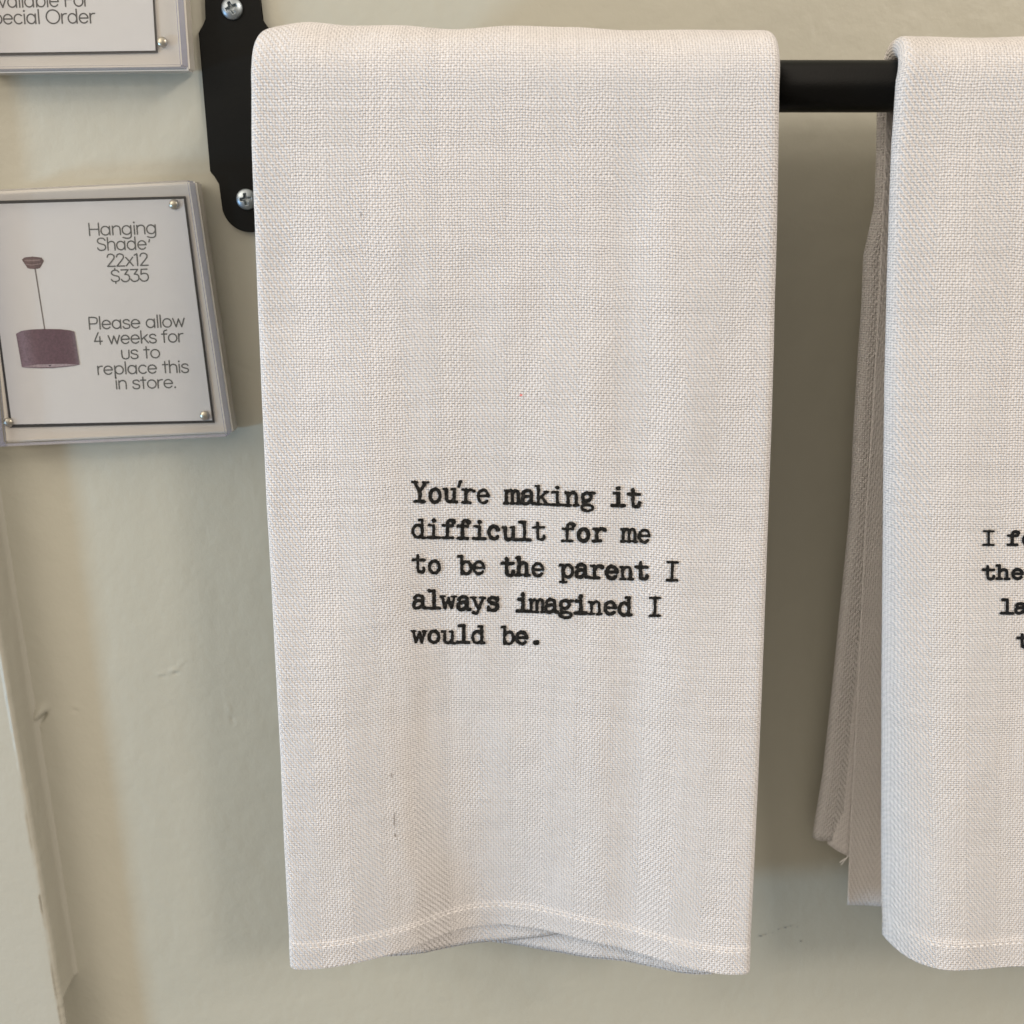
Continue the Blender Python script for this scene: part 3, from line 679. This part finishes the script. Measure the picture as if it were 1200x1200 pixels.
towel = thing('tea_towel', 'white herringbone tea towel printed with five lines of black typewriter words, draped over the rail', 'towel', (0.0, ROD_Y, ROD_Z), 'tea towels hanging on the rail')
bl1 = lambda z: np.interp(z, [ROD_Z - 0.34, ROD_Z], [-0.082, -0.0955]); br1 = lambda z: np.interp(z, [ROD_Z - 0.34, ROD_Z], [0.086, 0.0985])
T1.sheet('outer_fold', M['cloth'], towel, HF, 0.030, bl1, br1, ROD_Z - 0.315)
T1.stitches('hem_stitching', towel, -0.094, 0.106, 0.0117)
def inner_layer(T, name, prof, gap, x0, x1, mat, parent, rr, w=2.6):
    """a cloth layer inside the fold, its own hem curve measured in the photo"""
    p = np.array(prof, float)
    Yh = T.yf + np.array([float(T.bow(at_y(a, b_, T.yf + 0.02)[0])) for a, b_ in p]) + gap
    hx, hz = at_y(p[:, 0], p[:, 1], Yh)
    n = 130; X1 = np.linspace(x0, x1, n); k = np.hanning(11); k /= k.sum()
    sm = lambda v: np.convolve(np.pad(v, 5, mode='edge'), k, 'valid')
    hemz = sm(np.interp(X1, hx, hz)); bowy = sm(T.bow(X1))
    rows = []; vl = []
    for t in np.linspace(1, 0, 120):
        Z = T.ztop + t * (hemz - T.ztop)
        Y = T.yf + bowy * t ** w + gap + T.undul(X1, Z) * float(sstep(0, .2, t))
        rows.append((X1, Y, Z)); vl.append(T.ztop - 0.35 * t)
    for a in np.linspace(0, math.pi * 0.55, 16)[1:]:
        k_ = a / (math.pi * 0.55); ry = ROD_Y - T.yf - gap; ry += (rr - ry) * k_; r = T.ro - gap; r += (rr - r) * k_
        rows.append((X1, np.full(n, ROD_Y - ry * math.cos(a)), np.full(n, ROD_Z + r * math.sin(a)))); vl.append(T.ztop + T.ro * a)
    X, Y, Z = (np.array([r[i] for r in rows]) for i in range(3))
    o = grid(name, X, Y, Z, mat, parent, uv=(X + 0.013, np.repeat(np.array(vl)[:, None], n, 1))); solidify(o, 0.0006, -1)
    return o
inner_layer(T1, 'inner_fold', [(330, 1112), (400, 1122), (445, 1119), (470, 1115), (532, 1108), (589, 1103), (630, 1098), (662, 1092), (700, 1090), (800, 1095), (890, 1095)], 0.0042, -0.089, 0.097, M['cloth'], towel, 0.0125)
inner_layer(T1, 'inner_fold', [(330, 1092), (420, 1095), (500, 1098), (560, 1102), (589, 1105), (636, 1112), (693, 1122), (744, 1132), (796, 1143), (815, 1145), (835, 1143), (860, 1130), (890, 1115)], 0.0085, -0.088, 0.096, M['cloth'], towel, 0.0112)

LINES1 = [
 ("You're", [492, 509.7, 527.5, 537.4, 548.6, 566.3], (492, 587.6, 743, 593.2), 1.76, 1.80, 1.0),
 ("makingit", [600.3, 618.4, 635.8, 653, 670.6, 688.4, 724.4, 743.3], (492, 587.6, 743, 593.2), 1.76, 1.78, 1.0),
 ("difficultforme", [490.5, 508, 526.2, 543.7, 561.4, 579, 597, 614.2, 631.8, 666.3, 683.8, 701.8, 737, 754.8], (490, 629.8, 755, 635.2), 1.74, 1.72, 1.04),
 ("tobetheparentI", [491.2, 509, 545.6, 561.2, 595.6, 612.8, 630.2, 664.4, 681.7, 699.4, 716.8, 734.4, 752.3, 787.6], (491, 670.6, 788, 680), 1.74, 1.70, 1.04),
 ("alwaysimaginedI", [491.2, 508.4, 525.6, 543, 560.4, 577.8, 612.4, 629, 645.8, 662.8, 680.3, 697.8, 715, 732.2, 767.4], (491, 711.8, 767, 721.8), 1.72, 1.70, 1.06),
 ("wouldbe.", [491.2, 508.4, 525.6, 542.8, 560, 595.4, 611.4, 628.4], (491, 752.4, 628, 754.6), 1.70, 1.62, 1.02)]
T1.lettering('printed_words', LINES1, (474, 556, 804, 764), 0.42, 1.0, 5, M['ink'], towel)
# dark slubs and a red fibre caught in the weave
def fleck(T, name, spots, mat, parent):
    bm = bmesh.new()
    for px, py, w, h in spots:
        pts = [(px + w * math.cos(a) * (1 + 0.3 * math.sin(3 * a)), py + h * math.sin(a)) for a in np.linspace(0, 2 * math.pi, 11)[:-1]]
        X, Y, Z = T.hit(np.array([p[0] for p in pts]), np.array([p[1] for p in pts]), 0.0004)
        bm.faces.new([bm.verts.new((float(a), float(b_), float(c))) for a, b_, c in zip(X, Y, Z)])
    return from_bm(name, bm, mat, parent, False)
for spot in [(459, 908, 0.8, 2.2), (462.4, 960, 0.5, 9), (463.5, 979, 0.9, 2), (423, 251, 0.8, 2.4)]: fleck(T1, 'slub', [spot], M['slub'], towel)
fleck(T1, 'lint_fibre', [(610.5, 463, 1.6, 1.2)], M['lint'], towel)
adopt(towel)

# --- the towel at the right edge of the picture
YF2 = 0.4075
left2 = edge_pts([(1050, 100), (1048, 130), (1045, 170), (1042, 240), (1039, 330), (1036, 450), (1034, 600), (1032, 760), (1031, 900), (1030.5, 1000), (1030.5, 1100), (1030.5, 1150)], YF2 + 0.004)
_zc2 = float(at_y(1130, 1134.5, YF2)[1]); _bl2 = float(at_z(1031, 1094, _zc2)[1]) - YF2
def edge2(pts):
    out = []
    for px, py in pts:
        Y = YF2 + 0.004
        for _ in range(6):
            x, z = at_y(px, py, Y); Y = YF2 + 0.004 + _bl2 * min(1.0, max(0.0, (ROD_Z - float(z)) / (ROD_Z - _zc2))) ** 1.5
        out.append((float(x), float(z)))
    return out
left2 = edge2([(1050, 100), (1048, 130), (1045, 170), (1042, 240), (1039, 330), (1036, 450), (1034, 600), (1032, 760), (1031, 900), (1030.5, 1000), (1030.5, 1100)])
right2 = [(x + 0.206, z) for x, z in left2]
hem2 = [(1020, 1080), (1027, 1086), (1031, 1092), (1036, 1102), (1047, 1112), (1064, 1121), (1085, 1129.5), (1105, 1133.5), (1130, 1134.5), (1160, 1134), (1250, 1133), (1400, 1136), (1560, 1134)]
_, zc2 = at_y(1130, 1134.5, YF2)
def und2(X, Z):
    return 0.0010 * np.sin((X - 0.2) * 55 + (Z - EYE) * 4) + 0.0006 * vnoise(X * 30 + 7, Z * 18, 51) + 0.0002 * vnoise(X * 110, Z * 70, 52)
T2 = Towel(YF2, 0.0180, left2, right2, hem2, 1.0, float(zc2), 1.5, und2, hemh=0.0132, pk=0.0)
towel2 = thing('tea_towel', 'white tea towel cut off at right, its fanned back layers showing on the left', 'towel', (0.26, ROD_Y, ROD_Z), 'tea towels hanging on the rail')
YB = ROD_Y + 0.0225
def edge_lean(pts, Y0, lean):
    out = []
    for px, py in pts:
        Y = Y0
        for _ in range(6):
            x, z = at_y(px, py, Y); Y = Y0 + lean * min(1.0, max(0.0, (ROD_Z - float(z)) / 0.34))
        out.append((float(x), float(z)))
    return out
T2.lean = 0.022
backA = edge_lean([(1030, 90), (1024, 131), (1023, 190), (1021, 240), (1013, 278), (1008, 300), (1006.5, 350), (1002, 412), (997, 496), (992, 600), (982, 700), (972, 800), (961, 900), (949, 980), (944, 1020)], YB, 0.022)
blA = interp_line([(z, x) for x, z in backA]); blAr = lambda z: blA(z) + 0.19
_, zbA = at_y(960, 978, YB + 0.020)
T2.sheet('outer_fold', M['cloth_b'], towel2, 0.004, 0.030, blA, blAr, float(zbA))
T2.stitches('hem_stitching', towel2, 0.194, 0.365, 0.0127)
def back_layer(name, lpts, Y0, hem_px, width, mat, rtop, bulge, lean=0.021):
    pts = edge_lean(lpts, Y0, lean); xl = interp_line([(z, x) for x, z in pts])
    hx, hz = at_y(np.array([p[0] for p in hem_px], float), np.array([p[1] for p in hem_px], float), Y0 + lean * 0.92)
    n = 90; rows = []; vl = []
    t_hem = float(np.min(hz))
    for t in np.linspace(1, 0, 110):
        zc = ROD_Z + t * (float(hz[0]) - ROD_Z)
        f = np.linspace(0, 1, n) ** 1.2
        X = float(xl(zc)) + f * width
        hem_z = np.interp(X, hx, hz)
        Z = ROD_Z + t * (hem_z - ROD_Z)
        Y = Y0 + 0.0022 * (1 - np.exp(-f * width / 0.004)) * -1 * bulge + 0.0012 * np.sin(X * 140 + t * 2) * t * np.clip(f * 6, 0, 1) + lean * np.clip((ROD_Z - Z) / 0.34, 0, 1)
        rows.append((X, Y, Z)); vl.append(ROD_Z - 0.3 * t)
    X0 = rows[-1][0]; Yt = rows[-1][1]
    sgn = 1 if Y0 > ROD_Y else -1
    for a in np.linspace(0, math.pi * 0.5, 14)[1:]:
        r = abs(Y0 - ROD_Y) + (rtop - abs(Y0 - ROD_Y)) * a / (math.pi * 0.5)
        rows.append((X0, ROD_Y + sgn * r * np.cos(a) + (Yt - Y0) * math.cos(a), np.full(n, ROD_Z + r * math.sin(a)))); vl.append(ROD_Z + 0.02 * a)
    X, Y, Z = (np.array([r[i] for r in rows]) for i in range(3))
    o = grid(name, X, Y, Z, mat, towel2, uv=(X + 0.021, np.repeat(np.array(vl)[:, None], n, 1)), flip=sgn > 0); solidify(o, 0.0006, -1)
    return o
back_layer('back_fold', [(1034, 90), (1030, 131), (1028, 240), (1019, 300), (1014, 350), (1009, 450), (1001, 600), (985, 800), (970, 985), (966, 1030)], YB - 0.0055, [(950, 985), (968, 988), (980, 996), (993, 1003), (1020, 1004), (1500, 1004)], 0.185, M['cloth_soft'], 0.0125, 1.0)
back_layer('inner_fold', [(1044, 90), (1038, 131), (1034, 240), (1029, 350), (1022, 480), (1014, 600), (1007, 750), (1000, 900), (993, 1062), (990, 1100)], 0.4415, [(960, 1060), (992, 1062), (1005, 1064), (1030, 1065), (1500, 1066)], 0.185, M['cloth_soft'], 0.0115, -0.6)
LINES2 = [("Ife", [1158.6, 1188, 1205], (1158, 638.6, 1205, 638.2), 1.68, 1.30, 1.12), ("the", [1159, 1175.6, 1192.6], (1159, 678.4, 1193, 678.2), 1.68, 1.30, 1.12),
          ("la", [1180, 1196.4], (1180, 718.6, 1196, 718.4), 1.68, 1.30, 1.12), ("t", [1199.5], (1180, 758.6, 1216, 758.4), 1.68, 1.30, 1.12)]
T2.lettering('printed_words', LINES2, (1146, 612, 1216, 768), 0.42, 0.25, 9, M['ink_b'], towel2)
# loose threads at the back hem
bm = bmesh.new(); rr = random.Random(12)
for px, py in ((985, 1012),):
    x, z = at_y(px, py, YB - 0.008)
    q = Vector((float(x), YB - 0.008, float(z)))
    for k in range(2):
        p = q + Vector((rr.uniform(0.002, 0.005), 0, rr.uniform(0.001, 0.006)))
        cyl(bm, q + Vector((rr.uniform(-.001, .001), 0, rr.uniform(-.001, .001))), p, 0.0002, 6)
from_bm('frayed_thread', bm, M['thread'], towel2)
adopt(towel2)

# ------------------------------------------------------------------ acrylic sign blocks
PT = 0.0203
def quad_pts(px, Y): return [tuple(map(float, at_y(x, y, Y))) for x, y in px]
def slab(name, outline, y0, y1, parent, face='acrylic'):
    bm = bmesh.new()
    f = [bm.verts.new((x, y0, z)) for x, z in outline]; b_ = [bm.verts.new((x, y1, z)) for x, z in outline]
    bm.faces.new(f); bm.faces.new(b_[::-1])
    for i in range(4): bm.faces.new((f[i], b_[i], b_[(i + 1) % 4], f[(i + 1) % 4]))
    bmesh.ops.bevel(bm, geom=bm.edges[:], offset=0.0007, segments=2, affect='EDGES')
    bmesh.ops.recalc_face_normals(bm, faces=bm.faces)
    me = bpy.data.meshes.new(name); bm.to_mesh(me); bm.free()
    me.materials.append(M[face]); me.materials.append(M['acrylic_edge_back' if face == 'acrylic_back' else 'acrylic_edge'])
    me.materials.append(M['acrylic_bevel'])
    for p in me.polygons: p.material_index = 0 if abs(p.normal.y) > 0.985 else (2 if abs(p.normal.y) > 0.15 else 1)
    return link(name, me, None, parent, False)
def sans_lines(name, lines, Y, hw, mat, parent):
    """lines: (text, x0, y0, x1, y1, cap height px)"""
    VV = []; FF = []
    for text, x0, y0, x1, y1, cap in lines:
        k = cap / 14.0; n = len(text)
        wtot = sum(SANS[c][0] for c in text)
        first = 1.2; last = 1.2
        sx = (x1 - x0) / (wtot - first - last)
        sl = (y1 - y0) / (x1 - x0); lean = 0.085
        F = Field(x0 - 3, min(y0, y1) - cap * 1.35, x1 + 3, max(y0, y1) + cap * 0.55, 0.3)
        cx = x0 - first * sx
        for c in text:
            w, strokes = SANS[c]
            for st in strokes:
                P = [(cx + gx_ * sx - gy_ * k * lean, y0 + (cx + gx_ * sx - x0) * sl - gy_ * k) for gx_, gy_ in st]
                F.stroke(P, hw * (1.35 if len(st) == 2 and abs(st[0][1] - st[1][1]) < 0.3 and st[0][0] == st[1][0] else 1))
            cx += w * sx
        V, Fc = F.polys(); b0 = len(VV)
        VV += [tuple(v) for v in V]; FF += [[i + b0 for i in f] for f in Fc]
    V = np.array(VV); X, Z = at_y(V[:, 0], V[:, 1], Y)
    return mesh(name, np.stack([X, np.full(len(X), Y), Z], -1), FF, mat, parent)
def dome(name, px, py, Y, r, parent):
    x, z = map(float, at_y(px, py, Y)); V = []; F = []; na, nr = 28, 8
    for i in range(nr + 1):
        a = i / nr * math.pi / 2
        for j in range(na): V.append((x + r * math.sin(a) * math.cos(2 * math.pi * j / na), Y - r * 0.55 * math.cos(a), z + r * math.sin(a) * math.sin(2 * math.pi * j / na)))
    for i in range(nr):
        for j in range(na): F.append((i * na + j, i * na + (j + 1) % na, (i + 1) * na + (j + 1) % na, (i + 1) * na + j))
    return mesh(name, V, F, M['nickel'], parent, True)
def sign(label, front_px, card_px, backing_px, magnets, loc_px):
    """two acrylic slabs with a printed card held between them"""
    y0 = WALL - PT; ym = WALL - PT / 2
    lx, lz = at_y(*loc_px, WALL)
    r = thing('acrylic_sign', label, 'sign', (float(lx), WALL, float(lz)), 'acrylic signs on the wall')
    out = quad_pts(front_px, y0)
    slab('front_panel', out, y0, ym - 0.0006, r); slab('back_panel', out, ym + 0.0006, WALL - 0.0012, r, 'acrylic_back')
    def flat(name, px, Y, th, mat): return prism(name, quad_pts(px, Y), Y, Y + th, mat, r)
    flat('backing', backing_px, ym - 0.0001, 0.0003, M['backing'])
    flat('card', card_px, ym - 0.0004, 0.00025, M['card'])
    for px, py in magnets: dome('magnet', px, py, ym - 0.0008, 0.0022, r)
    return r, ym - 0.00048
s1, ycard = sign('clear acrylic sign with lamp picture and hanging shade price, lower of the two signs',
    [(-36, 224), (221, 211), (266, 512), (-6, 524)], [(-20, 239.5), (215.2, 233), (248.6, 492.6), (14, 497.4)], [(-23, 235.8), (217.4, 229.8), (251.6, 495.4), (11.6, 501.2)],
    [(204, 239.5), (240, 487), (10, 495), (-14, 246)], (120, 360))
sans_lines('printed_text', [
    ("Hanging", 105.2, 276.0, 183.2, 273.6, 14.2), ("Shade", 115, 293.4, 171.5, 292.0, 14.0), ("'", 175.6, 296.4, 176.8, 296.4, 14.0), ("22x12", 126.5, 312.2, 173.4, 310.8, 13.8), ("$335", 131, 330.2, 173.6, 329.0, 13.6),
    ("Please allow", 105.2, 385.8, 216.0, 382.8, 13.8), ("4 weeks for", 111.4, 403.6, 214.5, 400.6, 13.6), ("us to", 143.2, 420.4, 187, 419.2, 13.6),
    ("replace this", 115.2, 438.9, 220.8, 436.2, 13.4), ("in store.", 136.4, 455.8, 205.6, 454.2, 13.4)], ycard, 0.80, M['print'], s1)
# the printed lamp: shade, opening, cord and canopy, flat colours on the card
def picture(name, polys, Y, parent):
    V = []; F = []; C = []
    for k, (pts, cols) in enumerate(polys):
        b0 = len(V)
        for (px, py), c in zip(pts, cols):
            y = Y - 0.00004 * k; x, z = at_y(px, py, y); V.append((float(x), y, float(z))); C.append(tuple(0.62 * q for q in c))
        n = len(pts) // 2
        for i in range(n - 1): F.append((b0 + i, b0 + i + 1, b0 + 2 * n - 2 - i, b0 + 2 * n - 1 - i))
    me = bpy.data.meshes.new(name); me.from_pydata(V, [], F); a = me.color_attributes.new('Col', 'FLOAT_COLOR', 'POINT')
    for i, c in enumerate(C): a.data[i].color = (*c, 1)
    me.update(); return link(name, me, M['picture'], parent, False)
def band(top, bot, ctop, n=13):
    tp = np.array(top, float); bt = np.array(bot, float)
    def res(p): s = np.linspace(0, 1, len(p)); q = np.linspace(0, 1, n); return [(float(np.interp(v, s, p[:, 0])), float(np.interp(v, s, p[:, 1]))) for v in q]
    a, b_ = res(tp), res(bt); cs = [tuple(float(np.interp(v, np.linspace(0, 1, len(ctop)), [c[i] for c in ctop])) for i in range(3)) for v in np.linspace(0, 1, n)]
    return a + b_[::-1], cs + cs[::-1]
mv = [(0.21, 0.135, 0.165), (0.25, 0.175, 0.22), (0.16, 0.085, 0.105), (0.135, 0.062, 0.078), (0.125, 0.055, 0.07), (0.14, 0.07, 0.085), (0.20, 0.14, 0.16)]
picture('lamp_picture', [
    band([(40.0, 313), (41.6, 313)], [(51.8, 387), (53.2, 387)], [(0.22, 0.19, 0.18)] * 2, 2),
    band([(25.6, 304.4), (28.6, 301.6), (38, 300.6), (48.6, 301.8), (51.5, 305.8)], [(32.2, 314.2), (35, 315), (40, 315.2), (44, 315), (47, 314)], [(0.17, 0.10, 0.10), (0.20, 0.12, 0.12), (0.17, 0.10, 0.10), (0.14, 0.08, 0.08)]),
    band([(28.5, 304.5), (38, 304.4), (47.5, 304.0)], [(28.8, 305.8), (38, 306.2), (47.5, 305.2)], [(0.36, 0.26, 0.25)] * 3, 5),
    band([(30.2, 309.3), (38, 310.0), (48, 308.6)], [(30.6, 310.2), (38, 311.2), (47.6, 309.5)], [(0.36, 0.26, 0.25)] * 3, 5),
    band([(18.7, 391.2), (25, 387.6), (38, 386.0), (52.4, 385.5), (70, 385.8), (82, 387.0), (87.1, 388.6)], [(25.6, 430.2), (32, 431.0), (46, 431.4), (61, 431.3), (76, 430.0), (88, 428.6), (93.3, 427.2)], mv, 21),
    band([(28.5, 429.4), (44, 427.2), (60, 426.6), (78, 426.4), (90.5, 427.2)], [(28.5, 429.9), (44, 430.4), (60, 430.2), (78, 429.2), (90.5, 427.8)], [(0.42, 0.33, 0.35)] * 5, 13),
    band([(57.4, 427.6), (59.6, 427.6)], [(57.4, 429.2), (59.6, 429.2)], [(0.06, 0.03, 0.04)] * 2, 2)], ycard, s1)
adopt(s1)
s2, ycard2 = sign('clear acrylic sign cut off at the top, lettered for special orders, above the other sign',
    [(-62, -250), (190.5, -250), (213.2, 77.6), (-34, 80.8)], [(-46, -226), (165.5, -228), (182.2, 59.2), (-24, 62.2)], [(-48, -228), (167, -230), (184.8, 61.8), (-26, 65.6)],
    [(190.4, 49.4), (-32, 54), (172, -222), (-50, -220)], (80, -60))
sans_lines('printed_text', [("Available For", -15, 9.0, 104.6, 7.0, 15.6), ("Special Order", -20.5, 28.4, 111.2, 26.8, 15.6)], ycard2, 0.86, M['print_dark'], s2)
adopt(s2)
# second wall bracket, beyond the right end of the picture, carries the other end of the rod
p2 = plate.copy(); COL.objects.link(p2); p2.parent = rail; p2.location.x += 0.70
for c in list(plate.children):
    d = c.copy(); COL.objects.link(d); d.parent = p2
bm = bmesh.new(); cyl(bm, (float(PLX) + 0.696, WALL - 0.004, ROD_Z), (0.56, ROD_Y + 0.018, ROD_Z), 0.0062, 24); cyl(bm, (0.56, ROD_Y + 0.021, ROD_Z), (0.556, ROD_Y, ROD_Z), 0.0062, 24)
from_bm('arm', bm, M['black'], rail)
adopt(rail)
